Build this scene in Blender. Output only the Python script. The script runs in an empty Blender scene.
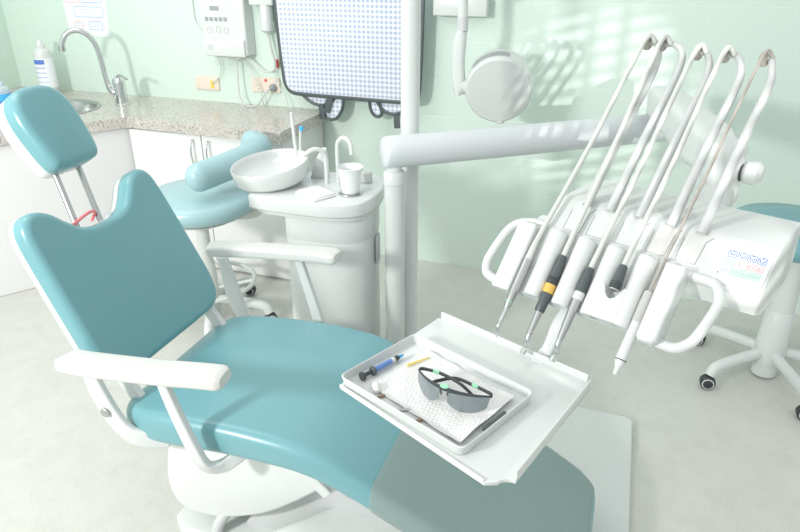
import bpy, bmesh, math, random
from mathutils import Vector, Matrix
random.seed(4)
PI = math.pi
C = bpy.context.scene.collection
sc = bpy.context.scene

# ------------------------------------------------------------------ materials
def new_mat(name):
    m = bpy.data.materials.new(name); m.use_nodes = True
    nt = m.node_tree; b = nt.nodes['Principled BSDF']
    return m, nt, b

def pbr(name, col, rough=.4, metal=0., coat=0., spec=.5, bump=0., bscale=60, var=0., trans=0., alpha=1.):
    m, nt, b = new_mat(name)
    b.inputs['Base Color'].default_value = (*col, 1)
    b.inputs['Roughness'].default_value = rough
    b.inputs['Metallic'].default_value = metal
    b.inputs['Coat Weight'].default_value = coat
    b.inputs['Coat Roughness'].default_value = .15
    b.inputs['Specular IOR Level'].default_value = spec
    b.inputs['Transmission Weight'].default_value = trans
    b.inputs['Alpha'].default_value = alpha
    if bump or var:
        tc = nt.nodes.new('ShaderNodeTexCoord'); nz = nt.nodes.new('ShaderNodeTexNoise')
        nz.inputs['Scale'].default_value = bscale; nz.inputs['Detail'].default_value = 4
        nt.links.new(tc.outputs['Object'], nz.inputs['Vector'])
        if bump:
            bp = nt.nodes.new('ShaderNodeBump'); bp.inputs['Strength'].default_value = bump
            bp.inputs['Distance'].default_value = .002
            nt.links.new(nz.outputs['Fac'], bp.inputs['Height']); nt.links.new(bp.outputs['Normal'], b.inputs['Normal'])
        if var:
            rp = nt.nodes.new('ShaderNodeValToRGB')
            rp.color_ramp.elements[0].position = .35; rp.color_ramp.elements[1].position = .65
            rp.color_ramp.elements[0].color = (*[c * (1 - var) for c in col], 1)
            rp.color_ramp.elements[1].color = (*[min(1, c * (1 + var)) for c in col], 1)
            nt.links.new(nz.outputs['Fac'], rp.inputs['Fac']); nt.links.new(rp.outputs['Color'], b.inputs['Base Color'])
    return m

M = {}
M['white'] = pbr('white_plastic', (.665, .69, .68), .32, bump=.02, bscale=200)
M['white_gloss'] = pbr('white_enamel', (.70, .725, .715), .2, coat=.2)
M['white_cool'] = pbr('white_powder_coat', (.67, .705, .725), .3)
M['ivory'] = pbr('ivory_plastic', (.655, .66, .635), .35)
M['hose'] = pbr('pale_grey_hose', (.63, .65, .62), .4)
M['sleeve'] = pbr('smoky_sleeve', (.50, .50, .48), .3)
M['whip'] = pbr('whip_grey', (.56, .58, .575), .3)
M['hose_tan'] = pbr('taupe_hose', (.41, .38, .34), .45)
M['teal'] = pbr('teal_vinyl', (.165, .375, .415), .33, coat=.25, bump=.03, bscale=260, var=.02)
M['teal_hazed'] = pbr('hazed_teal_vinyl', (.36, .54, .575), .35, coat=.2, bump=.03, bscale=260)  # same teal vinyl, with the distance haze put into a paler colour
M['chrome'] = pbr('chrome', (.68, .70, .70), .12, metal=1)
M['steel'] = pbr('brushed_steel', (.52, .53, .53), .28, metal=1, bump=.03, bscale=150)
M['black'] = pbr('black_rubber', (.045, .054, .057), .4)  # blacks here and below are lifted: hazy veil put into the colour
M['graphite'] = pbr('graphite_plastic', (.08, .098, .103), .35)
M['gold'] = pbr('gold_band', (.80, .52, .13), .3, metal=.4)
M['green'] = pbr('mint_green_rubber', (.30, .66, .44), .4)
M['grey'] = pbr('grey_plastic', (.34, .36, .37), .4)
M['grey_lt'] = pbr('light_grey_plastic', (.60, .62, .62), .4)
M['paper'] = pbr('paper_tissue', (.80, .80, .79), .8)
M['cabinet'] = pbr('white_laminate', (.78, .78, .78), .35)
M['blue'] = pbr('blue_ink', (.10, .20, .62), .5)
M['blue_lt'] = pbr('light_blue_ink', (.30, .45, .80), .5)
M['cyan'] = pbr('cyan_print', (.06, .42, .80), .4)
M['pink'] = pbr('pink_ink', (.85, .38, .42), .5)
M['mint'] = pbr('mint_ink', (.35, .68, .58), .5)
M['lilac'] = pbr('lilac_ink', (.50, .56, .78), .5)
M['red'] = pbr('red_plastic', (.80, .10, .12), .4)
M['coral'] = pbr('coral_tube', (.90, .22, .24), .4)
M['beige'] = pbr('cream_socket_plastic', (.80, .70, .60), .4)
M['yellow'] = pbr('yellow_plastic', (.85, .62, .10), .4)
M['brown'] = pbr('brown_handle', (.30, .20, .12), .4)
M['tyre'] = pbr('dark_castor', (.035, .04, .045), .45)
M['label'] = pbr('white_label', (.85, .87, .9), .5)
M['lightblue'] = pbr('syringe_blue', (.13, .25, .55), .3)

def glassy(name, col, alpha, rough=.08):
    m, nt, b = new_mat(name)
    out = nt.nodes['Material Output']
    b.inputs['Base Color'].default_value = (*col, 1); b.inputs['Roughness'].default_value = rough
    b.inputs['Coat Weight'].default_value = .4
    tr = nt.nodes.new('ShaderNodeBsdfTransparent'); mx = nt.nodes.new('ShaderNodeMixShader')
    tr.inputs['Color'].default_value = (*[.6 + .4 * c for c in col], 1)
    mx.inputs['Fac'].default_value = alpha
    nt.links.new(tr.outputs[0], mx.inputs[1]); nt.links.new(b.outputs[0], mx.inputs[2])
    nt.links.new(mx.outputs[0], out.inputs['Surface'])
    return m
M['film'] = glassy('clear_plastic_film', (.50, .58, .54), .42, .22)
M['lens'] = glassy('grey_tinted_lens', (.27, .31, .33), .72, .06)
M['clear'] = glassy('clear_plastic', (.75, .85, .92), .45, .15)
M['cup'] = glassy('white_thin_plastic', (.9, .92, .92), .88, .25)

def m_wall():
    m, nt, b = new_mat('painted_block_wall')
    tc = nt.nodes.new('ShaderNodeTexCoord'); mp = nt.nodes.new('ShaderNodeMapping')
    mp.inputs['Rotation'].default_value = (PI / 2, 0, 0)
    br = nt.nodes.new('ShaderNodeTexBrick')
    br.inputs['Scale'].default_value = 1; br.inputs['Brick Width'].default_value = .40; br.inputs['Row Height'].default_value = .20
    br.inputs['Mortar Size'].default_value = .004; br.inputs['Mortar Smooth'].default_value = .6
    br.inputs['Color1'].default_value = (1, 1, 1, 1); br.inputs['Color2'].default_value = (.97, .97, .97, 1); br.inputs['Mortar'].default_value = (0, 0, 0, 1)
    nz = nt.nodes.new('ShaderNodeTexNoise'); nz.inputs['Scale'].default_value = 90
    nz2 = nt.nodes.new('ShaderNodeTexNoise'); nz2.inputs['Scale'].default_value = 1.3
    add = nt.nodes.new('ShaderNodeMath'); add.operation = 'MULTIPLY_ADD'; add.inputs[1].default_value = .12
    bp = nt.nodes.new('ShaderNodeBump'); bp.inputs['Strength'].default_value = .22; bp.inputs['Distance'].default_value = .004
    cr = nt.nodes.new('ShaderNodeMix'); cr.data_type = 'RGBA'
    cr.inputs[6].default_value = (.70, .825, .75, 1); cr.inputs[7].default_value = (.675, .80, .725, 1)
    nt.links.new(tc.outputs['Object'], mp.inputs['Vector']); nt.links.new(mp.outputs[0], br.inputs['Vector'])
    nt.links.new(tc.outputs['Object'], nz.inputs['Vector']); nt.links.new(tc.outputs['Object'], nz2.inputs['Vector'])
    nt.links.new(nz.outputs['Fac'], add.inputs[0]); nt.links.new(br.outputs['Color'], add.inputs[2])
    nt.links.new(add.outputs[0], bp.inputs['Height']); nt.links.new(bp.outputs['Normal'], b.inputs['Normal'])
    nt.links.new(br.outputs['Color'], cr.inputs[0]); nt.links.new(cr.outputs[2], b.inputs['Base Color'])
    b.inputs['Roughness'].default_value = .42
    return m
M['wall'] = m_wall()

def speckle(name, base, dark, light, scale, rough, lo, hi, spec=.5):
    m, nt, b = new_mat(name)
    tc = nt.nodes.new('ShaderNodeTexCoord')
    nz = nt.nodes.new('ShaderNodeTexNoise'); nz.inputs['Scale'].default_value = scale; nz.inputs['Detail'].default_value = 3; nz.inputs['Roughness'].default_value = .7
    nb = nt.nodes.new('ShaderNodeTexNoise'); nb.inputs['Scale'].default_value = scale * .12; nb.inputs['Detail'].default_value = 5
    rp = nt.nodes.new('ShaderNodeValToRGB')
    e = rp.color_ramp.elements
    e[0].position = lo; e[0].color = (*dark, 1); e[1].position = hi; e[1].color = (*light, 1)
    k = e.new(lo + .09); k.color = (*base, 1); k = e.new(hi - .06); k.color = (*base, 1)
    mx = nt.nodes.new('ShaderNodeMix'); mx.data_type = 'RGBA'; mx.blend_type = 'MULTIPLY'; mx.inputs[0].default_value = .35
    r2 = nt.nodes.new('ShaderNodeValToRGB'); r2.color_ramp.elements[0].position = .3; r2.color_ramp.elements[1].position = .6
    r2.color_ramp.elements[0].color = (.82, .82, .82, 1); r2.color_ramp.elements[1].color = (1, 1, 1, 1)
    for n in (nz, nb): nt.links.new(tc.outputs['Object'], n.inputs['Vector'])
    nt.links.new(nz.outputs['Fac'], rp.inputs['Fac']); nt.links.new(nb.outputs['Fac'], r2.inputs['Fac'])
    nt.links.new(rp.outputs[0], mx.inputs[6]); nt.links.new(r2.outputs[0], mx.inputs[7])
    nt.links.new(mx.outputs[2], b.inputs['Base Color'])
    b.inputs['Roughness'].default_value = rough; b.inputs['Specular IOR Level'].default_value = spec
    return m
M['floor'] = speckle('speckled_vinyl', (.60, .605, .565), (.50, .51, .47), (.70, .70, .67), 130, .38, .34, .70)
M['granite'] = speckle('pink_grey_granite_laminate', (.56, .52, .48), (.20, .19, .19), (.80, .76, .72), 95, .16, .36, .66)

def m_gingham():
    m, nt, b = new_mat('blue_gingham_cloth')
    tc = nt.nodes.new('ShaderNodeTexCoord'); sp = nt.nodes.new('ShaderNodeSeparateXYZ')
    nt.links.new(tc.outputs['Object'], sp.inputs[0])
    def stripe(o):
        a = nt.nodes.new('ShaderNodeMath'); a.operation = 'MULTIPLY'; a.inputs[1].default_value = 1 / .0255
        f = nt.nodes.new('ShaderNodeMath'); f.operation = 'FRACT'
        g = nt.nodes.new('ShaderNodeMath'); g.operation = 'GREATER_THAN'; g.inputs[1].default_value = .5
        nt.links.new(o, a.inputs[0]); nt.links.new(a.outputs[0], f.inputs[0]); nt.links.new(f.outputs[0], g.inputs[0])
        return g.outputs[0]
    ad = nt.nodes.new('ShaderNodeMath'); ad.operation = 'MULTIPLY_ADD'; ad.inputs[1].default_value = .5
    hb = nt.nodes.new('ShaderNodeMath'); hb.operation = 'MULTIPLY'; hb.inputs[1].default_value = .5
    nt.links.new(stripe(sp.outputs['Z']), hb.inputs[0])
    nt.links.new(stripe(sp.outputs['X']), ad.inputs[0]); nt.links.new(hb.outputs[0], ad.inputs[2])
    rp = nt.nodes.new('ShaderNodeValToRGB'); rp.color_ramp.interpolation = 'CONSTANT'
    e = rp.color_ramp.elements
    e[0].position = 0; e[0].color = (.86, .87, .89, 1); e[1].position = .3; e[1].color = (.66, .71, .81, 1)
    k = e.new(.8); k.color = (.42, .48, .64, 1)
    nt.links.new(ad.outputs[0], rp.inputs['Fac']); nt.links.new(rp.outputs[0], b.inputs['Base Color'])
    b.inputs['Roughness'].default_value = .8
    return m
M['gingham'] = m_gingham()

def m_towel():
    m = pbr('embossed_paper_towel', (.78, .78, .77), .85)
    nt = m.node_tree; b = nt.nodes['Principled BSDF']
    tc = nt.nodes.new('ShaderNodeTexCoord'); v = nt.nodes.new('ShaderNodeTexVoronoi'); v.inputs['Scale'].default_value = 130
    v.inputs['Randomness'].default_value = .35
    bp = nt.nodes.new('ShaderNodeBump'); bp.inputs['Strength'].default_value = .8; bp.inputs['Distance'].default_value = .002
    nt.links.new(tc.outputs['Object'], v.inputs['Vector']); nt.links.new(v.outputs['Distance'], bp.inputs['Height']); nt.links.new(bp.outputs['Normal'], b.inputs['Normal'])
    return m
M['towel'] = m_towel()

# ------------------------------------------------------------------ mesh helpers
V = Vector
def bmn(): return bmesh.new()

def catmull(pts, n=8, closed=False):
    pts = [V(p) for p in pts]; out = []; N = len(pts)
    rng = range(N) if closed else range(N - 1)
    for i in rng:
        if closed: p0, p1, p2, p3 = pts[(i - 1) % N], pts[i], pts[(i + 1) % N], pts[(i + 2) % N]
        else:
            p1, p2 = pts[i], pts[i + 1]
            p0 = pts[i - 1] if i > 0 else p1 * 2 - p2
            p3 = pts[i + 2] if i + 2 < N else p2 * 2 - p1
        for k in range(n):
            t = k / n
            out.append(.5 * ((2 * p1) + (p2 - p0) * t + (2 * p0 - 5 * p1 + 4 * p2 - p3) * t * t + (3 * p1 - p0 - 3 * p2 + p3) * t ** 3))
    if not closed: out.append(pts[-1])
    return out

def loft(bm, rings, cap=True, closed=True):
    vs = [[bm.verts.new(p) for p in r] for r in rings]
    n = len(rings[0])
    for a, b in zip(vs[:-1], vs[1:]):
        for i in range(n if closed else n - 1):
            j = (i + 1) % n
            try: bm.faces.new((a[i], a[j], b[j], b[i]))
            except ValueError: pass
    if cap and closed:
        try: bm.faces.new(list(reversed(vs[0]))); bm.faces.new(vs[-1])
        except ValueError: pass
    return bm

def frames(path):
    path = [V(p) for p in path]; T = []
    for i in range(len(path)):
        a = path[max(0, i - 1)]; b = path[min(len(path) - 1, i + 1)]
        T.append((b - a).normalized())
    up = V((0, 0, 1)) if abs(T[0].z) < .9 else V((0, 1, 0))
    N = [(up - T[0] * up.dot(T[0])).normalized()]
    for i in range(1, len(path)):
        n = N[-1] - T[i] * N[-1].dot(T[i]); N.append(n.normalized())
    return path, T, N

def tube(bm, path, r, seg=14, cap=True, flat=1.0):
    path, T, N = frames(path); rings = []
    for i, p in enumerate(path):
        B = T[i].cross(N[i]); rr = r[i] if isinstance(r, (list, tuple)) else r
        rings.append([p + N[i] * math.cos(2 * PI * k / seg) * rr + B * math.sin(2 * PI * k / seg) * rr * flat for k in range(seg)])
    return loft(bm, rings, cap)

def rrect(w, h, r, n=5):
    r = min(r, w / 2 - 1e-5, h / 2 - 1e-5); out = []
    for cx, cy, a0 in ((w / 2 - r, h / 2 - r, 0), (-w / 2 + r, h / 2 - r, PI / 2), (-w / 2 + r, -h / 2 + r, PI), (w / 2 - r, -h / 2 + r, 1.5 * PI)):
        for k in range(n + 1):
            a = a0 + PI / 2 * k / n; out.append((cx + r * math.cos(a), cy + r * math.sin(a)))
    return out

def sweep_rect(bm, path, w, h, r=.01, up=None, n=4):
    """rounded bar: w sideways, h along 'up'"""
    path = [V(p) for p in path]; rings = []
    upv = V(up) if up else V((0, 0, 1))
    for i, p in enumerate(path):
        a = path[max(0, i - 1)]; b = path[min(len(path) - 1, i + 1)]; t = (b - a).normalized()
        s = t.cross(upv).normalized(); u = s.cross(t)
        ww = w[i] if isinstance(w, (list, tuple)) else w; hh = h[i] if isinstance(h, (list, tuple)) else h
        rings.append([p + s * x + u * y for x, y in rrect(ww, hh, min(r, ww / 2.01, hh / 2.01), n)])
    return loft(bm, rings)

def lathe(bm, prof, o=(0, 0, 0), ax=(0, 0, 1), seg=32, cap=True):
    o = V(o); ax = V(ax).normalized()
    e = V((1, 0, 0)) if abs(ax.x) < .9 else V((0, 1, 0))
    e1 = (e - ax * e.dot(ax)).normalized(); e2 = ax.cross(e1)
    rings = [[o + ax * z + e1 * r * math.cos(2 * PI * k / seg) + e2 * r * math.sin(2 * PI * k / seg) for k in range(seg)] for r, z in prof]
    return loft(bm, rings, cap)

def inset2(poly, d):
    n = len(poly); out = []
    for i in range(n):
        p0, p1, p2 = V(poly[i - 1]), V(poly[i]), V(poly[(i + 1) % n])
        a = (p1 - p0).normalized(); b = (p2 - p1).normalized()
        na = V((-a.y, a.x)); nb = V((-b.y, b.x)); m = na + nb
        if m.length < 1e-6: m = na
        m.normalize(); k = max(.5, m.dot(na))
        out.append(p1 + m * (d / k))
    return out

def ccw(poly):
    a = sum(poly[i][0] * poly[(i + 1) % len(poly)][1] - poly[(i + 1) % len(poly)][0] * poly[i][1] for i in range(len(poly)))
    return list(poly) if a > 0 else list(reversed(poly))

def slab(bm, poly, o, ex, ey, ez, d0, d1, r=.004, n=3, dome=0.):
    """solid from a 2-D outline with rounded rims, between depth d0 and d1 along ez"""
    poly = [V((p[0], p[1])) for p in ccw(poly)]; o, ex, ey, ez = V(o), V(ex), V(ey), V(ez)
    r0, r1 = r if isinstance(r, tuple) else (r, r)
    rings = []
    def ring(ins, d):
        q = inset2(poly, ins) if ins > 1e-6 else poly
        rings.append([o + ex * p[0] + ey * p[1] + ez * d for p in q])
    for k in range(n + 1):
        a = PI / 2 * k / n; ring(r0 * (1 - math.sin(a)), d0 + r0 * (1 - math.cos(a)))
    for k in range(n + 1):
        a = PI / 2 * k / n; ring(r1 * (1 - math.cos(a)), d1 - r1 * (1 - math.sin(a)))
    if dome:
        cx = sum(p[0] for p in poly) / len(poly); cy = sum(p[1] for p in poly) / len(poly)
        base = rings[-1]; cen = o + ex * cx + ey * cy + ez * d1
        for s in (.9, .75, .55, .3, .1):
            rings.append([cen + (p - cen) * s + ez * dome * (1 - s * s) for p in base])
    loft(bm, rings)
    bmesh.ops.remove_doubles(bm, verts=bm.verts, dist=1e-6)
    return bm

X, Y, Z = V((1, 0, 0)), V((0, 1, 0)), V((0, 0, 1))
def box(bm, c, s, r=.004, ex=X, ey=Y, ez=Z):
    n = 3 if r > .003 else 1
    rr = min(r, s[0] / 2.2, s[1] / 2.2, s[2] / 2.2)
    return slab(bm, rrect(s[0], s[1], max(rr, 1e-4), 4 if r > .003 else 2), c, ex, ey, ez, -s[2] / 2, s[2] / 2, rr, n)

def disc(bm, c, ax, r, h, bev=.002, seg=28):
    return lathe(bm, [(max(r - bev, 1e-4), 0), (r, bev), (r, h - bev), (max(r - bev, 1e-4), h)], c, ax, seg)

WM = {}
def finish(bm, name, mat, ang=38):
    bmesh.ops.recalc_face_normals(bm, faces=bm.faces)
    me = bpy.data.meshes.new(name); bm.to_mesh(me); bm.free()
    me.polygons.foreach_set('use_smooth', [True] * len(me.polygons))
    try: me.set_sharp_from_angle(angle=math.radians(ang))
    except Exception: pass
    me.materials.append(M[mat] if isinstance(mat, str) else mat)
    return me

def tag(o, label=None, cat=None, group=None, kind=None):
    if label: o['label'] = label
    if cat: o['category'] = cat
    if group: o['group'] = group
    if kind: o['kind'] = kind
    return o

def thing(name, label, cat, loc, group=None):
    o = bpy.data.objects.new(name, None); C.objects.link(o)
    o.location = loc; o.empty_display_size = .1
    WM[o.name] = V(loc)
    return tag(o, label, cat, group)

def obj(name, bm, mat, parent=None, label=None, ang=38):
    """parent given: a part (mesh coordinates relative to the thing's base); else a one-mesh thing"""
    if parent is None:
        n = len(bm.verts); cx = sum(v.co.x for v in bm.verts) / n; cy = sum(v.co.y for v in bm.verts) / n
        base = V((cx, cy, min(v.co.z for v in bm.verts)))
    else:
        base = WM[parent.name]
    bmesh.ops.translate(bm, verts=bm.verts, vec=-base)
    me = finish(bm, name, mat, ang)
    o = bpy.data.objects.new(name, me); C.objects.link(o)
    if parent is None: o.location = base
    else: o.parent = parent
    WM[o.name] = base
    if label: o['label'] = label
    return o

def struct(name, bm, mat):
    o = obj(name, bm, mat); o['kind'] = 'structure'; return o

# ------------------------------------------------------------------ setting
bm = bmn(); box(bm, (-.7, 1.0, -.05), (7.4, 5.4, .1), .001); struct('floor', bm, 'floor')
bm = bmn(); box(bm, (-.7, 3.56, 1.3), (7.4, .12, 2.8), .001); struct('wall_back', bm, 'wall')
bm = bmn(); box(bm, (-4.04, 1.0, 1.3), (.12, 5.0, 2.8), .001); struct('wall_left', bm, 'wall')

# ------------------------------------------------------------------ worktop, sink, cabinets
CT = .885
SK = V((-3.21, 3.00, 0)); SR = .25
top_poly = [(-1.66, 2.93), (-1.66, 3.499), (-3.979, 3.499), (-3.979, 1.9), (-3.35, 1.9), (-2.65, 2.96)]
def worktop():
    bm = bmn()
    # slab with a round hole: ring of the hole bridged to the outline
    outer = [V((*p, 0)) for p in ccw(top_poly)]
    dense = []
    for i in range(len(outer)):
        a, b = outer[i], outer[(i + 1) % len(outer)]
        for k in range(12): dense.append(a.lerp(b, k / 12))
    for z in (CT - .06, CT):
        ov = [bm.verts.new((p.x, p.y, z)) for p in dense]
        hv = [bm.verts.new((SK.x + SR * math.cos(2 * PI * k / 48), SK.y + SR * math.sin(2 * PI * k / 48), z)) for k in range(48)]
        es = [bm.edges.new((ov[i], ov[(i + 1) % len(ov)])) for i in range(len(ov))] + [bm.edges.new((hv[i], hv[(i + 1) % 48])) for i in range(48)]
        bmesh.ops.triangle_fill(bm, use_beauty=True, edges=es)
        if z < CT - .01: lo = (ov, hv)
        else: hi = (ov, hv)
    for a, b in zip(lo, hi):
        for i in range(len(a)):
            j = (i + 1) % len(a); bm.faces.new((a[i], a[j], b[j], b[i]))
    return bm
tag(obj('worktop', worktop(), 'granite'), 'speckled pinkish granite look worktop wrapping the corner around the sink', 'worktop')

bm = bmn()
lathe(bm, [(SR + .014, CT + .001), (SR + .014, CT + .004), (SR + .005, CT + .006), (SR - .012, CT - .004), (SR - .02, CT - .03), (SR - .035, CT - .13), (SR - .08, CT - .155), (.03, CT - .16), (.001, CT - .16)], (SK.x, SK.y, 0), Z, 56, cap=False)
sk = thing('sink', 'round stainless steel sink set into the corner of the worktop', 'sink', (SK.x, SK.y, CT))
obj('basin', bm, 'steel', sk)
bm = bmn(); lathe(bm, [(.036, 0), (.034, .004), (.02, .002), (.001, .001)], (SK.x, SK.y, CT - .1595), Z, 24); obj('drain', bm, 'chrome', sk)

# tap
t = thing('mixer_tap', 'tall chrome gooseneck mixer tap standing beside the round sink', 'tap', (-2.90, 3.23, CT))
bm = bmn(); lathe(bm, [(.042, 0), (.042, .006), (.037, .012), (.036, .135), (.033, .152), (.024, .162), (.001, .164)], (-2.90, 3.23, CT), Z, 24); obj('body', bm, 'chrome', t)
bm = bmn()
tube(bm, catmull([(-2.91, 3.225, .955), (-2.945, 3.21, .965), (-2.962, 3.205, 1.02), (-2.972, 3.20, 1.16), (-2.985, 3.19, 1.245), (-3.015, 3.165, 1.30), (-3.06, 3.13, 1.318), (-3.10, 3.10, 1.295), (-3.12, 3.085, 1.25), (-3.125, 3.08, 1.215)], 6), .0155, 14); obj('spout', bm, 'chrome', t)
bm = bmn(); tube(bm, [(-3.125, 3.08, 1.235), (-3.126, 3.079, 1.205)], .0185, 14); obj('nozzle', bm, 'steel', t)
bm = bmn(); tube(bm, catmull([(-2.90, 3.23, 1.042), (-2.87, 3.215, 1.062), (-2.83, 3.195, 1.06), (-2.785, 3.175, 1.05)], 5), [.02, .018, .016, .014, .0125, .011, .0105, .01, .0095, .009, .0085, .008, .008, .008, .008, .007], 12, flat=.7); obj('lever_handle', bm, 'chrome', t)

# cabinets
cb = thing('base_cabinet', 'white two door base cabinet under the straight run of worktop', 'cabinet', (-2.15, 3.2, 0))
bm = bmn(); box(bm, (-2.163, 3.235, .412), (.955, .50, .822), .002); obj('body', bm, 'cabinet', cb)
for x0, x1, hx in ((-2.652, -2.178, -2.225), (-2.172, -1.69, -2.125)):
    bm = bmn(); box(bm, ((x0 + x1) / 2, 2.975, .418), (x1 - x0, .018, .80), .002); d = obj('door', bm, 'cabinet', cb)
    bm = bmn(); tube(bm, catmull([(hx, 2.966, .79), (hx, 2.945, .785), (hx, 2.932, .745), (hx, 2.930, .72), (hx, 2.932, .695), (hx, 2.945, .655), (hx, 2.966, .65)], 5), .0055, 10); obj('handle', bm, 'chrome', d, 'chrome bow handle')
ang = math.atan2(2.96 - 1.9, -2.65 + 3.35)
dx, dy = math.cos(ang), math.sin(ang); nrm = V((-dy, dx, 0))
cb2 = thing('corner_cabinet', 'plain white diagonal cabinet under the corner sink', 'cabinet', (-3.2, 2.75, 0))
bm = bmn()
slab(bm, [(-2.67, 3.01), (-2.645, 3.40), (-3.90, 3.40), (-3.90, 1.96), (-3.38, 1.96)], (0, 0, 0), X, Y, Z, .001, .70, .001, 1)
obj('body', bm, 'cabinet', cb2)
bm = bmn(); cx, cy = (-3.0 + .0, 2.43)
mid = V((-2.995, 2.47, 0)) + nrm * .012
box(bm, (mid.x, mid.y, .4125), (1.218, .018, .822), .002, V((dx, dy, 0)), nrm, Z); obj('door', bm, 'cabinet', cb2)

# ------------------------------------------------------------------ bottles
def bottle(name, label, x, y, h, r, pump=True):
    t = thing(name, label, 'bottle', (x, y, CT))
    bm = bmn(); lathe(bm, [(r * .9, .0005), (r, .008), (r, h * .72), (r * .9, h * .8), (r * .45, h * .86), (r * .42, h * .88)], (x, y, CT), Z, 28); obj('body', bm, 'white' if pump else 'clear', t)
    bm = bmn(); lathe(bm, [(r * 1.012, h * .16), (r * 1.012, h * .68)], (x, y, CT), Z, 28, cap=False); l = obj('label', bm, 'label' if pump else 'cyan', t)
    # printed bands on the label, facing the room
    for z0, z1, mm in ((.58, .66, 'blue'), (.50, .53, 'lilac'), (.42, .44, 'lilac'), (.34, .36, 'lilac'), (.26, .275, 'lilac')) if pump else ((.3, .42, 'label'), (.48, .54, 'blue')):
        bm = bmn()
        a0, a1 = -2.25, -.75
        rr = r * 1.03
        loft(bm, [[V((x + rr * math.cos(a0 + (a1 - a0) * k / 12), y + rr * math.sin(a0 + (a1 - a0) * k / 12), CT + h * z)) for k in range(13)] for z in (z0, z1)], False, False)
        obj('print', bm, mm, l)
    bm = bmn(); lathe(bm, [(r * .5, h * .86), (r * .5, h * .92), (r * .3, h * .94), (r * .3, h * .985), (r * .26, h)], (x, y, CT), Z, 20); obj('cap', bm, 'white_gloss' if pump else 'clear', t)
bottle('soap_bottle', 'tall white bottle with blue printed label standing behind the sink', -3.54, 3.32, .345, .054)
bottle('spray_bottle', 'clear bottle with bright blue label at left edge beside the sink', -3.155, 2.635, .235, .047, False)

# ------------------------------------------------------------------ paper notice on the wall
t = thing('wall_notice', 'white printed paper with red and blue flow chart boxes taped above the sink', 'notice', (-3.30, 3.499, 1.24))
WY = 3.4995
bm = bmn(); slab(bm, [(-3.47, 1.66), (-3.11, 1.66), (-3.145, 1.235), (-3.455, 1.255)], (0, WY, 0), X, Z, -Y, 0, .0015, .0003, 1); pp = obj('sheet', bm, 'label', t)
def frame_box(name, x0, x1, z0, z1, w, mat, par, y):
    bm = bmn()
    path = [V((p[0] + (x0 + x1) / 2, y, p[1] + (z0 + z1) / 2)) for p in rrect(x1 - x0, z1 - z0, .008, 3)]
    pts = path + [path[0], path[1]]
    tube(bm, pts, w, 6); return obj(name, bm, mat, par)
for a in ((-3.45, -3.33, 1.44, 1.50, 'pink'), (-3.31, -3.16, 1.44, 1.50, 'blue_lt'), (-3.385, -3.165, 1.355, 1.415, 'blue_lt'), (-3.40, -3.335, 1.285, 1.325, 'pink'), (-3.285, -3.185, 1.28, 1.33, 'blue_lt')):
    f = frame_box('chart_box', *a[:4], .0018, a[4], pp, WY - .002)
    for k in range(2):
        z = a[2] + (a[3] - a[2]) * (.4 + .3 * k); bm = bmn(); box(bm, ((a[0] + a[1]) / 2, WY - .002, z), ((a[1] - a[0]) * .6, .0006, .003), .0002); obj('print_line', bm, 'lilac', pp)

# ------------------------------------------------------------------ x-ray control box
t = thing('control_box', 'white wall control box with grey display and row of buttons', 'control box', (-2.25, 3.5, 1.16))
bm = bmn(); slab(bm, rrect(.29, .50, .012, 4), (-2.245, 3.499, 1.43), X, Z, -Y, 0, .095, (.002, .012), 4); bx_ = obj('housing', bm, 'white_gloss', t)
bm = bmn(); slab(bm, rrect(.275, .095, .006, 3), (-2.247, 3.405, 1.222), X, Z, -Y, 0, .016, (.002, .006), 3); fl = obj('lower_flap', bm, 'white_gloss', t)
bm = bmn(); box(bm, (-2.335, 3.3885, 1.225), (.036, .002, .030), .001); obj('switch', bm, 'grey_lt', fl, 'pale grey switch')
FY = 3.4035
bm = bmn(); box(bm, (-2.29, FY, 1.435), (.060, .003, .024), .001); obj('display', bm, 'grey', t, 'grey display')
for k in range(5):
    bm = bmn(); box(bm, (-2.348 + k * .031, FY, 1.377), (.022, .004, .022), .0015); obj('button', bm, 'grey', t)
for k in range(2):
    bm = bmn(); box(bm, (-2.345 + .105 * k, FY, 1.437), (.010, .003, .008), .001); obj('arrow_key', bm, 'grey_lt', t)
for x, z in ((-2.335, 1.318), (-2.275, 1.325), (-2.225, 1.318)):
    frame_box('symbol', x - .014, x + .014, z - .018, z + .012, .0008, 'grey', t, FY - .001)

# white mounting cylinder with cable
t = thing('cable_gland', 'white pipe fitting with rubber boot hanging beside the control box', 'pipe fitting', (-1.985, 3.46, 1.30))
bm = bmn(); box(bm, (-2.00, 3.46, 1.52), (.15, .078, .13), .008); obj('junction_box', bm, 'white_gloss', t)
bm = bmn(); lathe(bm, [(.033, .155), (.036, .15), (.036, .07), (.040, .068), (.040, .02), (.032, .012), (.014, .003), (.012, 0)], (-1.985, 3.455, 1.303), Z, 24); obj('sleeve', bm, 'white', t)

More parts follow.
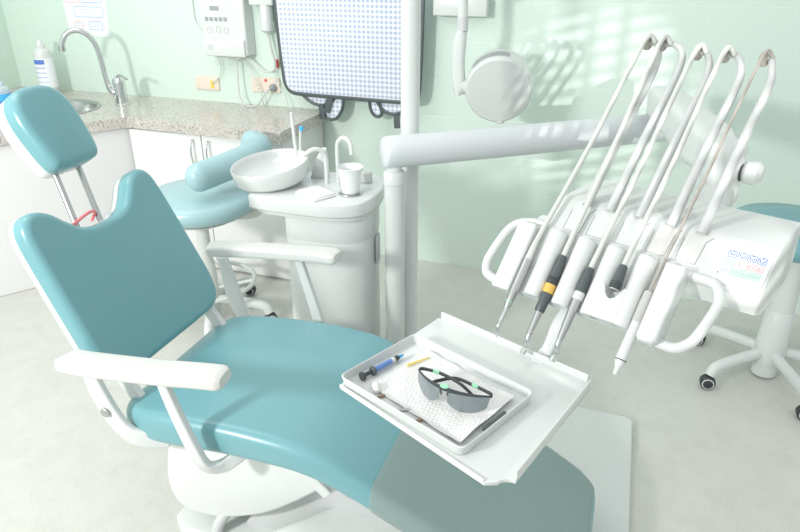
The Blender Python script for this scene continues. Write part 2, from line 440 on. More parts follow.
# power outlets
def outlet(label, x0, x1, z0, z1, kind):
    t = thing('power_socket', label, 'power socket', ((x0 + x1) / 2, 3.5, z0))
    bm = bmn(); slab(bm, rrect(x1 - x0, z1 - z0, .006, 3), ((x0 + x1) / 2, 3.4995, (z0 + z1) / 2), X, Z, -Y, 0, .012, (.001, .004), 3); obj('plate', bm, 'beige', t)
    y = 3.486; zc = (z0 + z1) / 2
    if kind == 1:
        bm = bmn(); box(bm, (x0 + .125, y, zc - .004), (.022, .006, .045), .002); obj('connector', bm, 'yellow', t, 'small brass coloured connector')
    else:
        for sx in (.045, .14):
            for a, b in ((-.012, .008), (.012, .008), (0, -.012)):
                bm = bmn(); box(bm, (x0 + sx + a, y + .001, zc - .012 + b), (.004, .002, .010), .0005); obj('socket_slot', bm, 'grey', t)
        for sx in (.03, .10, .165):
            bm = bmn(); disc(bm, (x0 + sx, y + .0015, zc + .028), -Y, .009, .004, .001, 14); obj('switch', bm, 'white' if sx != .10 else 'red', t)
outlet('cream single wall socket with brass coloured connector above the worktop', -2.545, -2.375, .955, 1.035, 1)
outlet('cream double wall socket with grey plug in its right half', -2.145, -1.955, .965, 1.05, 2)
t = thing('power_plug', 'grey mains plug with looping cable in the cream double socket', 'plug', (-1.99, 3.47, 1.0))
bm = bmn(); lathe(bm, [(.022, 0), (.024, .006), (.021, .022), (.012, .034), (.007, .038)], (-1.995, 3.486, .995), -Y + Z * .15, 20); obj('plug_body', bm, 'grey', t)
bm = bmn(); tube(bm, catmull([(-2.0, 3.446, .998), (-2.03, 3.42, .96), (-2.08, 3.42, .90), (-2.15, 3.42, .8925), (-2.19, 3.42, .94), (-2.20, 3.43, 1.03), (-2.20, 3.44, 1.12), (-2.205, 3.455, 1.176)], 6), .0052, 8); obj('cable', bm, 'grey_lt', t)
t = thing('cable_bundle', 'tangle of thin pale cables hanging beneath the white control box', 'cables', (-2.2, 3.47, 1.0))
for pts, r, m in (([(-2.25, 3.46, 1.177), (-2.30, 3.45, 1.165), (-2.34, 3.46, 1.16), (-2.33, 3.47, 1.10), (-2.36, 3.475, 1.04), (-2.415, 3.478, .995)], .003, 'hose'),
                  ([(-2.18, 3.46, 1.177), (-2.12, 3.45, 1.16), (-2.06, 3.45, 1.11), (-2.01, 3.45, 1.09), (-1.97, 3.45, 1.10)], .005, 'hose'),
                  ([(-2.20, 3.46, 1.177), (-2.16, 3.45, 1.14), (-2.10, 3.455, 1.07), (-2.07, 3.46, .98), (-2.06, 3.46, .89)], .003, 'hose'),
                  ([(-1.985, 3.455, 1.302), (-1.97, 3.45, 1.22), (-1.955, 3.455, 1.14), (-1.975, 3.47, 1.09)], .008, 'hose'),
                  ([(-1.97, 3.47, 1.09), (-1.94, 3.46, 1.0), (-1.90, 3.45, .96), (-1.88, 3.44, .89)], .003, 'hose'),
                  ([(-2.28, 3.45, 1.177), (-2.24, 3.44, 1.155), (-2.19, 3.44, 1.16), (-2.17, 3.45, 1.177)], .006, 'hose')):
    bm = bmn(); tube(bm, catmull(pts, 6), r, 8); obj('cable', bm, m, t)
bm = bmn(); box(bm, (-1.965, 3.49, 1.135), (.022, .014, .045), .003); rt_ = obj('red_clip', bm, 'red', t, 'red clip')
bm = bmn(); box(bm, (-1.925, 3.49, 1.125), (.026, .012, .03), .003); obj('red_clip', bm, 'red', t, 'red clip')
bm = bmn(); tube(bm, catmull([(-2.49, 3.494, 1.62), (-2.495, 3.494, 1.40), (-2.485, 3.494, 1.34), (-2.45, 3.494, 1.31), (-2.40, 3.49, 1.30)], 6), .005, 8)
tag(obj('wall_cable', bm, 'white'), 'thin white cable running down the wall left of the control box', 'cable')

# ------------------------------------------------------------------ gingham lead apron on the wall
t = thing('lead_apron', 'blue gingham checked protective apron with dark piping hanging on the back wall', 'apron', (-1.46, 3.42, .99))
apy = 3.385
def ap_poly():
    b = catmull([(-1.885, 1.62), (-1.875, 1.30), (-1.862, 1.10), (-1.850, 1.035), (-1.815, 1.002), (-1.74, .994), (-1.45, .990), (-1.16, .988), (-1.09, .994), (-1.062, 1.03), (-1.052, 1.15), (-1.045, 1.40), (-1.04, 1.62)], 6)
    return [V((p[0], p[1])) for p in [V((q[0], q[1], 0)) for q in [(v[0], v[1]) for v in b]]]
def catm2(pts, n=6): return [(p.x, p.y) for p in catmull([V((a, b, 0)) for a, b in pts], n)]
apo = catm2([(-1.885, 1.62), (-1.875, 1.30), (-1.862, 1.10), (-1.850, 1.035), (-1.815, 1.002), (-1.74, .994), (-1.45, .990), (-1.16, .988), (-1.09, .994), (-1.062, 1.03), (-1.052, 1.15), (-1.045, 1.40), (-1.04, 1.62)])
bm = bmn(); slab(bm, apo, (0, apy, 0), X, Z, -Y, -.03, .012, .008, 2); obj('panel', bm, 'gingham', t)
bm = bmn(); tube(bm, [V((a, apy - .006, b)) for a, b in apo], .0085, 8, flat=1.6); obj('piping', bm, 'graphite', t, 'dark piping')
for poly in ([(-1.735, 1.02), (-1.715, .985), (-1.66, .945), (-1.60, .935), (-1.545, .955), (-1.51, .99), (-1.50, 1.02)],
             [(-1.475, 1.02), (-1.465, .98), (-1.475, .92), (-1.51, .868), (-1.555, .860), (-1.59, .885), (-1.585, .92), (-1.56, .97), (-1.555, 1.02)],
             [(-1.305, 1.02), (-1.305, .95), (-1.285, .905), (-1.255, .895), (-1.235, .915), (-1.245, .97), (-1.25, 1.02)],
             [(-1.275, 1.02), (-1.255, .965), (-1.215, .925), (-1.165, .915), (-1.12, .93), (-1.095, .97), (-1.085, 1.02)]):
    poly = [(a - .04, b) for a, b in poly]
    o2 = catm2(poly, 5)
    bm = bmn(); slab(bm, o2, (0, apy + .014, 0), X, Z, -Y, -.008, .006, .003, 1); f = obj('strap_flap', bm, 'gingham', t)
    bm = bmn(); tube(bm, [V((a, apy + .008, b)) for a, b in o2], .0095, 8); obj('flap_piping', bm, 'graphite', f, 'dark piping')
for x, z0, z1, lean in ((-1.640, .94, .862, .012), (-1.575, .99, .90, -.03), (-1.185, .915, .842, .006)):
    bm = bmn(); sweep_rect(bm, [(x, apy - .004, z0), (x + lean, apy - .008, z1)], .034, .010, .003, up=(0, 1, 0)); obj('fastening_tab', bm, 'graphite', t, 'dark fastening tab')

# ------------------------------------------------------------------ x-ray head
t = thing('xray_head', 'round white x-ray head on a vertical arm in front of the back wall', 'x-ray unit', (-.60, 3.1, 1.0))
bm = bmn(); tube(bm, [(-.775, 3.1, 1.80), (-.763, 3.1, 1.455)], .024, 18); obj('arm_tube', bm, 'white_gloss', t)
bm = bmn(); tube(bm, [(-.763, 3.1, 1.455), (-.761, 3.1, 1.392)], .0255, 18); obj('collar', bm, 'grey_lt', t, 'light grey collar')
bm = bmn(); sweep_rect(bm, catmull([(-.761, 3.1, 1.393), (-.770, 3.1, 1.35), (-.775, 3.1, 1.25), (-.770, 3.1, 1.16), (-.768, 3.1, 1.10)], 5), [.04, .043, .046, .05, .054, .056, .057, .058, .058, .058, .058, .058, .058, .058, .058, .056, .054, .05, .044, .036, .02], .06, .02, up=(0, 1, 0)); obj('yoke', bm, 'white_gloss', t)
bm = bmn(); disc(bm, (-.765, 3.1, 1.14), X + Y * .25, .036, .06, .006); obj('pivot', bm, 'white', t)
hc = V((-.580, 3.12, 1.148)); hax = V((.16, -.93, -.16)).normalized()
bm = bmn(); lathe(bm, [(.10, -.13), (.135, -.12), (.150, -.09), (.155, -.02), (.155, .052), (.152, .062), (.145, .069), (.09, .073), (.001, .074)], hc, hax, 48); hd = obj('housing', bm, 'white', t)
# grey vent band round the upper rim
bm = bmn()
e1 = (X - hax * X.dot(hax)).normalized(); e2 = hax.cross(e1)
if e2.z < 0: e2 = -e2
rings = []
for d in (-.03, .03):
    rings.append([hc + hax * d + (e1 * math.cos(a) + e2 * math.sin(a)) * .1562 for a in [math.radians(72 + 70 * k / 16) for k in range(17)]])
loft(bm, rings, False, False); obj('vent', bm, 'grey', hd, 'grey vent strip')
# fine crease lines on the face
bm = bmn()
def hp(a, b): return hc + e1 * a + e2 * b + hax * (.0745 - .35 * max(0, math.hypot(a, b) - .06) ** 1.6 * 1.2)
tube(bm, [hp(.005, -.105), hp(.022, -.02), hp(.03, .012), hp(.09, .05)], .0012, 6); obj('crease', bm, 'grey_lt', hd)
bm = bmn(); disc(bm, hc + V((.02, -.02, -.150)), -Z, .022, .018, .004, 18); obj('knob', bm, 'white', t)
bm = bmn(); box(bm, (-.86, 3.45, 1.475), (.28, .07, .095), .008); obj('wall_arm', bm, 'white_gloss', t)
bm = bmn(); box(bm, (-.735, 3.275, 1.60), (.05, .42, .085), .008); obj('wall_arm', bm, 'white_gloss', t)

# ------------------------------------------------------------------ light pole
PX, PY = -.772, 2.36
t = thing('lamp_pole', 'white round pole rising from floor past the frame top behind the unit', 'pole', (PX, PY, 0))
bm = bmn(); lathe(bm, [(.036, .02), (.036, 2.25)], (PX, PY, 0), Z, 24); obj('pole', bm, 'white_gloss', t)
bm = bmn(); lathe(bm, [(.09, 0.001), (.09, .012), (.05, .02), (.045, .03)], (PX, PY, 0), Z, 28); obj('base_flange', bm, 'white', t)

# ------------------------------------------------------------------ delivery unit (pillar, arms, instrument head, tray)
O = V((-.1695, 1.2455, 0)); U = V((.92719, -.37459, 0)); W_ = V((-.37459, -.92719, 0))
def D(a, b, z): return O + U * a + W_ * b + Z * z
QX, QY = -.785, 2.215
t = thing('delivery_unit', 'white dental delivery unit with pillar, swing arms and instrument console over the chair', 'dental unit', (QX, QY, 0))
DU = t
bm = bmn(); lathe(bm, [(.039, .03), (.039, .93), (.0415, .932), (.0415, .972), (.034, .982), (.001, .983)], (QX, QY, 0), Z, 28); obj('pillar', bm, 'white', t)
bm = bmn(); lathe(bm, [(.028, .975), (.028, 1.0)], (QX, QY, 0), Z, 20); obj('pivot_pin', bm, 'white_gloss', t)
J = V((.125, 2.93, 1.05))
a0 = V((QX - .035, QY - .025, 1.052)); ad = (J - a0).normalized()
bm = bmn(); L = (J - a0).length + .07
lathe(bm, [(.047, 0), (.054, .004), (.059, .014), (.060, .05), (.060, L - .02), (.052, L - .004), (.04, L)], a0, ad, 32); obj('swing_arm', bm, 'white_cool', t)
bm = bmn(); lathe(bm, [(.04, 1.09), (.04, 1.14)], (J.x, J.y, 0), Z, 20); obj('elbow_pivot', bm, 'grey_lt', t, 'light grey elbow pivot')
K = V((.255, 1.80, 1.235))
J2 = V((.118, 2.98, 1.175))
sd = (K - J2).normalized()
bm = bmn(); nA = 14
sweep_rect(bm, [J2.lerp(K, k / nA) for k in range(nA + 1)], [.07, .095, .11, .118] + [.118] * 8 + [.115, .10, .08], [.07, .10, .12, .128] + [.128] * 8 + [.125, .11, .09], .03, n=5); obj('spring_arm', bm, 'white', t)
bm = bmn(); lathe(bm, [(.001, -.11), (.045, -.11), (.052, -.10), (.052, .035), (.045, .05), (.02, .056), (.001, .057)], K, Z, 30); hb = obj('elbow_hub', bm, 'white', t)
bm = bmn(); disc(bm, K + V((.045, -.015, -.02)), V((1, -.3, 0)), .03, .05, .012, 22); obj('lock_knob', bm, 'white', hb)
bm = bmn(); disc(bm, K + V((.044, -.015, -.02)), V((1, -.3, 0)), .027, .004, .001, 22); obj('knob_shadow_gap', bm, 'black', hb, 'thin black disc standing in for the shade behind the knob')  # dark disc painting the shade in the gap behind the lock knob
bm = bmn(); sweep_rect(bm, [K + V((0, 0, -.09)), K + V((-.03, -.15, -.09)), D(.25, -.36, 1.15)], .09, .07, .02); obj('link_arm', bm, 'white', t)

# console body: profile in (W, z) swept along U
prof = [(-.385, 1.214), (-.222, 1.214), (-.208, 1.206), (-.150, 1.160), (-.131, 1.142), (-.142, 1.10), (-.18, 1.085), (-.36, 1.085), (-.395, 1.12)]
prof_l = prof
def along(u0, u1, poly, r=.006, back=None):
    bm = bmn(); return slab(bm, poly, O, W_, Z, U, u0, u1, r, 3)
bm = along(-.02, .435, prof, .007); body = obj('console_body', bm, 'white', t)
# slot panels under each hose arm
WU = (.045, .099, .165, .231, .292)
for k, u0 in enumerate(WU):
    # raised slot cover lying on the 45-degree front
    bm = bmn()
    o = D(u0 - .006, -.180, 1.1825); ey = (W_ * -.783 + Z * .622); ez = (W_ * .622 + Z * .783)
    slab(bm, [(-.019, -.032), (.019, -.032), (.021, .020), (.030, .034), (-.013, .034), (-.021, .020)], o, U, ey, ez, -.006, .0012, .0008, 1); sv = obj('slot_cover', bm, 'ivory' if k in (3, 4) else 'white', t)
    bm = bmn()
    tube(bm, [o + U * a + ey * b + ez * .0012 for a, b in ((-.0205, .020), (-.0195, -.033), (.0195, -.033), (.0215, .020), (.031, .034))], .0009, 6); obj('seam', bm, 'grey', sv, 'dark seam')
# control panel with symbols
o = D(.386, -.1685, 1.1745); ey = (W_ * -.785 + Z * .62).normalized(); ez = (W_ * .62 + Z * .785).normalized()
bm = bmn(); slab(bm, rrect(.088, .086, .004, 3), o, U, ey, ez, -.004, .0025, .0015, 2); cp = obj('control_panel', bm, 'white_gloss', t)
def pbtn(a, b, w, h, mat, glyph):
    bm = bmn(); a, b = a * 1.18 - .006, b * 1.18 - .008; w *= 1.15; h *= 1.15; glyph = [[(p[0] * 1.2, p[1] * 1.2) for p in g] for g in glyph]
    pts = [o + U * (a + p[0]) + ey * (b + p[1]) + ez * .0027 for p in rrect(w, h, .0025, 3)]
    tube(bm, pts + pts[:2], .0006, 6)
    for g in glyph: tube(bm, [o + U * (a + q[0]) + ey * (b + q[1]) + ez * .0027 for q in g], .0009, 6)
    obj('button_symbol', bm, mat, cp)
ch = lambda s: [[(-.004, .003 * s), (-.001, -.002), (.003, -.002), (.005, .001)]]
for k in range(4): pbtn(-.016 + k * .0148, .027, .0125, .0125, 'blue', [[(-.004, .003), (-.0015 - .0004 * k, -.001 - k * .0006), (.002, -.002 - k * .0003), (.004, .0005 + k * .0004)], [(-.0005, .0045), (.0015, .0045)]])
pbtn(-.016, .0115, .0125, .0125, 'blue_lt', [[(-.004, -.002), (-.001, .002), (.001, -.002), (.004, .002)]])
pbtn(.0062, .0115, .027, .0125, 'pink', [[(-.009, .004), (-.006, .001), (-.009, -.002), (-.004, -.002)], [(.004, 0), (.007, .003), (.010, 0), (.007, -.003), (.004, 0)]])
pbtn(.0284, .0115, .0125, .0125, 'pink', [[(-.003, -.003), (0, .003), (.003, -.003), (-.003, -.003)]])
pbtn(-.016, -.004, .0125, .0125, 'lilac', [[(-.003, 0), (0, .003), (.003, 0), (0, -.003), (-.003, 0)]])
for k in range(3): pbtn(-.0012 + k * .0148, -.004, .0125, .0125, 'mint', [[(-.003, -.002), (-.003, .002), (.003, .002), (.003, -.002), (-.003, -.002)]])
bm = bmn(); disc(bm, o + U * -.036 + ey * -.022 + ez * .002, ez, .0014, .001, .0003, 10); obj('indicator_dot', bm, 'graphite', cp)

# front ledge + holder block (inclined 40 degrees)
ed = (W_ * .643 - Z * .766); en = (W_ * .766 + Z * .643)
HB = D(0, -.135, 1.158)           # top line of the front face
def F(u, l, d=0): return HB + U * u + ed * l + en * d
bm = along(-.055, .285, [(-.21, 1.150), (-.185, 1.168), (-.140, 1.160), (-.036, 1.040), (-.044, 1.030), (-.07, 1.030), (-.155, 1.10), (-.20, 1.12)], .006); obj('holder_back', bm, 'white', t)
GU = (-.015, .058, .124, .191, .253)     # instrument grooves
def finger(u0, u1, l1, flat=False, depth=.024):
    n = 14; w = (u1 - u0) / 2; c = (u0 + u1) / 2; rings = []
    for l, s in ((0.0, .90), (.002, .97), (.005, 1), (l1 * .5, 1), (l1 - .005, 1), (l1 - .0015, .97), (l1, .90)):
        ring = []
        for k in range(n + 1):
            a = PI * k / n
            if flat: x = -math.copysign(abs(math.cos(a)) ** .35, math.cos(a)); y = abs(math.sin(a)) ** .35
            else: x = -math.cos(a); y = math.sin(a) ** .9
            ring.append(F(c + w * x * s, l, depth * y * s))
        ring += [F(c + w * s, l, -.012), F(c - w * s, l, -.012)]
        rings.append(ring)
    bm = bmn(); loft(bm, rings); return bm
obj('end_block', finger(-.072, -.026, .162, True, .020), 'white', t)
obj('holder_finger', finger(.004, .047, .154), 'white', t)
obj('holder_finger', finger(.070, .113, .154), 'white', t)
# two fingers joined below the U notch
obj('holder_finger', finger(.136, .180, .154), 'white', t)
obj('holder_finger', finger(.203, .243, .154), 'white', t)
bm = bmn()
poly = catm2([(.160, .076), (.170, .082), (.178, .100), (.188, .107), (.198, .100), (.206, .082), (.216, .076)], 4) + [(.216, .154), (.160, .154)]
slab(bm, poly, HB, U, ed, en, -.01, .0235, .004, 2); obj('holder_web', bm, 'white', t)
bm = bmn()
slab(bm, [(.264, .004), (.300, .004), (.304, .02), (.304, .160), (.296, .168), (.270, .168), (.264, .160)], HB, U, ed, en, -.03, .030, .007, 3); obj('end_block', bm, 'white', t)
# handles
def handle(pts, r=.0105):
    bm = bmn(); tube(bm, catmull(pts, 7), r, 14); return bm
obj('handle', handle([F(-.02, -.012, -.012), F(-.055, -.008, -.008), F(-.085, .006, -.004), F(-.100, .035, 0), F(-.112, .09, 0), F(-.112, .118, 0), F(-.100, .138, 0), F(-.070, .145, 0), F(-.04, .145, -.005)]), 'white', t)
obj('handle', handle([F(.290, .010, -.008), F(.328, .010, -.008), F(.356, .014, -.004), F(.371, .034, 0), F(.374, .06, 0), F(.362, .118, 0), F(.350, .142, 0), F(.330, .156, 0), F(.290, .156, -.004)]), 'white', t)

# tray shelf
TZ = .925
bm = bmn()
def arcs(cx, cy, r, a0, a1, n=5): return [(cx + r * math.cos(a0 + (a1 - a0) * k / n), cy + r * math.sin(a0 + (a1 - a0) * k / n)) for k in range(n + 1)]
shelf = [(-.186, .006), (.196, .016)] + [(.209, .030), (.233, .348)] + arcs(.238, .376, .026, -1.75, -3.05, 5) + [(.196, .388)] + [(-.174, .358), (-.181, .34), (-.193, .014)]
slab(bm, shelf, (O.x, O.y, TZ), U, W_, Z, -.007, .001, .002, 2); ts = obj('tray_shelf', bm, 'white_gloss', t)
bm = bmn(); sweep_rect(bm, [D(-.186, .008, TZ + .008), D(.196, .018, TZ + .008)], .004, .020, .0015); obj('rear_lip', bm, 'white_gloss', ts)
bm = bmn(); sweep_rect(bm, [D(.206, .028, TZ + .007), D(.231, .348, TZ + .007)], .004, .018, .0015); obj('side_lip', bm, 'white_gloss', ts)
bm = bmn(); sweep_rect(bm, [D(-.174, .357, TZ + .001), D(.194, .386, TZ + .001)], .004, .008, .0015); obj('front_lip', bm, 'white_gloss', ts)
bm = bmn(); sweep_rect(bm, [D(.098, -.085, 1.045), D(.092, -.035, .99), D(.084, -.010, .935), D(.080, .03, .914)], .03, .018, .006, up=tuple(W_)); obj('shelf_bracket', bm, 'white', t)

# hose whip arms: five
roll = []
for k, u0 in enumerate(WU):
    du = (.040, .058, .038, .045, .028)[k]
    pts = [D(u0, -.205, 1.208), D(u0, -.29, 1.293), D(u0 + .001, -.37, 1.372), D(u0 + .004, -.435, 1.436), D(u0 + .003, -.475, 1.477), D(u0 - .006, -.503, 1.506), D(u0 - du * .55, -.520, 1.522), D(u0 - du, -.515, 1.520)]
    if k in (2, 3, 4): pts = [p if i < 4 else p + W_ * (.012 if i > 4 else .006) - Z * (.011 if i > 4 else .004) for i, p in enumerate(pts)]
    n = 7
    bm = bmn(); path = catmull(pts, n)
    rad = [.0105 - .0038 * (i / (len(path) - 1)) for i in range(len(path))]
    tube(bm, path, rad, 14); wa = obj('hose_arm', bm, 'whip', t)
    e = path[-1]; roll.append(e)
    bm = bmn(); disc(bm, e - U * .004 + W_ * .004, V((.8, -.5, .1)), .0155, .012, .003, 18); obj('roller', bm, 'hose_tan', wa, 'taupe roller')

# ------------------------------------------------------------------ instruments with their hoses
def cord(bm, a, b, r, sag=.012):
    m = a.lerp(b, .5) + V((0, 0, -sag)) + W_ * .004
    q = a.lerp(b, .12) + V((0, 0, .004)); path = catmull([a + U * .02 - W_ * .012 - Z * .004, a + U * .006 + Z * .010, q, m, b.lerp(a, .08), b], 8)
    return tube(bm, path, r, 12)
def inst(name, label, k, l_top, segs, hose_mat='hose', hr=.0058, d0=.012):
    """segs: (part name, material, [(radius, distance from l_top)...])"""
    g = GU[k]
    top = F(g, l_top, d0)
    t = thing(name, label, 'dental handpiece', tuple(top), 'hose fed instruments hanging on the console')
    bm = bmn(); a = roll[k] + W_ * .014 + Z * .008
    cord(bm, a, top + ed * .004, hr); obj('hose', bm, hose_mat, t)
    for nm, mt, pr in segs:
        bm = bmn(); lathe(bm, [(r, d) for r, d in pr], top, ed, 20); obj(nm, bm, mt, t)
    return t, top
# 1: three-way syringe
t, p = inst('air_water_syringe', 'slim grey metal syringe instrument, leftmost on the console', 0, .040,
            [('hose_sleeve', 'hose', [(.0065, 0), (.0075, .03), (.0085, .04)]), ('handle', 'steel', [(.0085, .04), (.0098, .045), (.0098, .125), (.0085, .150), (.0065, .158)]), ('green_ring', 'green', [(.0090, .142), (.0083, .150)])])
b0 = F(GU[0], .040 + .155, .012)
bm = bmn(); tube(bm, catmull([b0, b0 + ed * .02, b0 + ed * .045 + en * .001, b0 + ed * .056 - W_ * .002 - Z * .004, b0 + ed * .060 - Z * .016 - W_ * .005], 5), [.0062 - .0038 * i / 20 for i in range(21)], 12); obj('tip', bm, 'chrome', t)
# 2: motor with gold band and contra-angle
t, p = inst('motor_handpiece', 'black handpiece with gold band and chrome head, second from left', 1, .050,
            [('hose_sleeve', 'graphite', [(.0075, 0), (.0092, .004), (.0105, .035), (.0108, .052)]), ('collar', 'black', [(.0095, .052), (.0115, .055), (.0115, .068)]), ('gold_ring', 'gold', [(.0122, .068), (.0122, .088)]), ('motor', 'graphite', [(.0112, .088), (.0115, .092), (.0112, .128), (.0095, .132)]),
             ('chrome_shank', 'steel', [(.0085, .132), (.0075, .150), (.006, .185)])])
b0 = F(GU[1], .050 + .183, .012)
bm = bmn(); tube(bm, catmull([b0, b0 + ed * .012 - Z * .006, b0 - Z * .030 + W_ * .004], 5), [.006 - .0015 * i / 10 for i in range(11)], 12); obj('neck', bm, 'chrome', t)
bm = bmn(); disc(bm, b0 - Z * .034 + W_ * .008 - U * .002, V((-.3, -.3, -.85)), .0065, .012, .001, 16); obj('head', bm, 'chrome', t)
# 3: turbine
t, p = inst('turbine_handpiece', 'chrome handpiece with black hose collar, third from left', 2, .058,
            [('hose_sleeve', 'graphite', [(.0075, 0), (.0090, .004), (.0105, .038), (.0108, .056)]), ('coupling', 'white', [(.0108, .056), (.0112, .058), (.0112, .070), (.0095, .073)]), ('chrome_body', 'steel', [(.0092, .073), (.0092, .10), (.0085, .13), (.0068, .155), (.006, .165)])])
b0 = F(GU[2], .058 + .163, .012)
bm = bmn(); tube(bm, catmull([b0, b0 + ed * .012 - Z * .006, b0 - Z * .030 + W_ * .004], 5), [.006 - .001 * i / 10 for i in range(11)], 12); obj('neck', bm, 'chrome', t)
bm = bmn(); disc(bm, b0 - Z * .034 + W_ * .010 - U * .002, V((-.3, -.3, -.85)), .0078, .013, .001, 16); obj('head', bm, 'chrome', t)
# 4: empty hose coupling
t, p = inst('hose_coupling', 'short black hose end without instrument, fourth from left on the console', 3, .036,
            [('grip', 'graphite', [(.0075, 0), (.0090, .004), (.0110, .030), (.0112, .036)]), ('ring', 'black', [(.0118, .036), (.0122, .042), (.0122, .050), (.0105, .052)]), ('end_ring', 'steel', [(.0105, .052), (.0105, .055), (.007, .055)])], d0=.026)
# 5: scaler
t, p = inst('scaler_handpiece', 'long white pen shaped handpiece on a thin taupe hose, rightmost', 4, .066,
            [('hose_sleeve', 'sleeve', [(.0045, 0), (.0095, .004), (.0105, .03), (.0105, .068)]), ('handle', 'white', [(.0088, .066), (.0098, .070), (.0108, .12), (.0112, .148)]), ('ring', 'black', [(.0112, .148), (.0112, .150)]), ('tip', 'white', [(.0108, .150), (.0085, .160), (.0055, .166), (.0045, .178), (.002, .180)])], 'hose_tan', .0033)

# ------------------------------------------------------------------ metal tray and what lies on it
TS = TZ + .0012
t = thing('instrument_tray', 'shallow rectangular steel tray lying on the white tray shelf', 'tray', tuple(D(-.02, .25, TS)))
tcx, tcy = -.016, .250
tw, td = .310, .218
ea = (U * math.cos(-.045) + W_ * math.sin(.045)).normalized(); eb = V((ea.y, -ea.x, 0)); 
if eb.dot(W_) < 0: eb = -eb
tc_ = D(tcx, tcy, TS)
def TR(a, b, z=0): return tc_ + ea * a + eb * b + Z * z
bm = bmn()
rs = []
for (g, z) in ((-.004, .0), (0, .002), (.0035, .021), (.0020, .0225), (.0004, .0215), (-.0035, .004), (-.0065, .0025)):
    rs.append([TR(*p, z) for p in rrect(tw + 2 * g, td + 2 * g, .014, 5)])
loft(bm, rs); obj('tray_pan', bm, 'white', t)
TF = TS + .0025
# paper towel: gently rumpled rectangle
bm = bmn(); nx, ny = 26, 18
gv = []
for j in range(ny + 1):
    row = []
    for i in range(nx + 1):
        a = -.106 + .236 * i / nx + .006 * (j / ny); b = -.098 + .176 * j / ny + .012 * (i / nx)
        z = .0035 + .0012 * math.sin(i * .9) * math.cos(j * .7) + .0010 * math.sin(i * .31 + j * .5)
        edge = min(i, nx - i, j, ny - j)
        if i > nx - 4: z += .0016 * (i - nx + 4)
        row.append(bm.verts.new(TR(a, b, .0025 + max(.0012, z))))
    gv.append(row)
for j in range(ny):
    for i in range(nx): bm.faces.new((gv[j][i], gv[j][i + 1], gv[j + 1][i + 1], gv[j + 1][i]))
r = bmesh.ops.extrude_face_region(bm, geom=bm.faces[:]); bmesh.ops.translate(bm, verts=[e for e in r['geom'] if isinstance(e, bmesh.types.BMVert)], vec=(0, 0, .0006))
tag(obj('paper_towel', bm, 'towel'), 'white embossed paper towel lying in the steel tray under the glasses', 'paper towel')
# syringe
t = thing('syringe', 'small syringe with blue liquid and black plunger lying in the tray', 'syringe', tuple(TR(-.12, -.01, .0025)))
s0, s1 = TR(-.132, .078, .012), TR(-.124, -.078, .012)
sv = (s1 - s0).normalized()
bm = bmn(); lathe(bm, [(.0058, .038), (.0058, .085)], s0, sv, 18); obj('barrel', bm, 'lightblue', t)
bm = bmn(); lathe(bm, [(.0040, .008), (.0040, .036)], s0, sv, 14); obj('plunger', bm, 'black', t)
bm = bmn(); lathe(bm, [(.0085, .003), (.0095, .005), (.0095, .008), (.0045, .010)], s0, sv, 18); obj('thumb_rest', bm, 'black', t)
bm = bmn(); lathe(bm, [(.008, .030), (.010, .032), (.010, .036), (.0060, .039)], s0, sv, 18); obj('finger_flange', bm, 'graphite', t)
bm = bmn(); lathe(bm, [(.0058, .085), (.0058, .094)], s0, sv, 16); obj('scale_band', bm, 'white', t)
bm = bmn(); lathe(bm, [(.0060, .094), (.0060, .102), (.0046, .106)], s0, sv, 16); obj('collar', bm, 'black', t)
bm = bmn(); lathe(bm, [(.0044, .106), (.0028, .116), (.0020, .120)], s0, sv, 16); obj('needle_hub', bm, 'cyan', t)
# applicator and cotton roll, instruments under the towel
ap0, ap1 = TR(-.094, -.020, .0105), TR(-.080, -.076, .0105)
bm = bmn(); tube(bm, [ap0, ap0.lerp(ap1, .35), ap1], [.0022, .0022, .0012], 8)
tag(obj('applicator_stick', bm, 'yellow'), 'tiny yellow applicator stick lying on the paper towel beside the syringe', 'applicator')
bm = bmn(); q = TR(-.098, .072, .010); tube(bm, [q, q + ea * .004, q + ea * .020 + eb * .012, q + ea * .023 + eb * .014], [.003, .0075, .0075, .003], 14)
tag(obj('cotton_roll', bm, 'paper'), 'white cotton roll tucked beside the paper towel near the syringe plunger', 'cotton roll')
for i, (a, b, c, d, m, lb) in enumerate(((-.066, .094, -.060, .080, 'brown', 'brown instrument handle end poking out under the towel edge nearest the syringe'), (-.010, .0965, .005, .078, 'steel', 'thin steel instrument poking out midway along the towel front edge'), (.034, .099, .042, .085, 'brown', 'brown instrument handle end poking out nearest the front corner of the tray'))):
    bm = bmn(); tube(bm, [TR(a, b, .0056), TR(c, d, .0054)], .0026, 10)
    tag(obj('hand_instrument', bm, m), lb, 'dental instrument')
bm = bmn(); sweep_rect(bm, [TR(.1435, .030, .0075), TR(.143, -.035, .0075)], .008, .008, .002)
tag(obj('bib_clip', bm, 'graphite'), 'dark metal clip at the right end of the steel tray', 'clip')

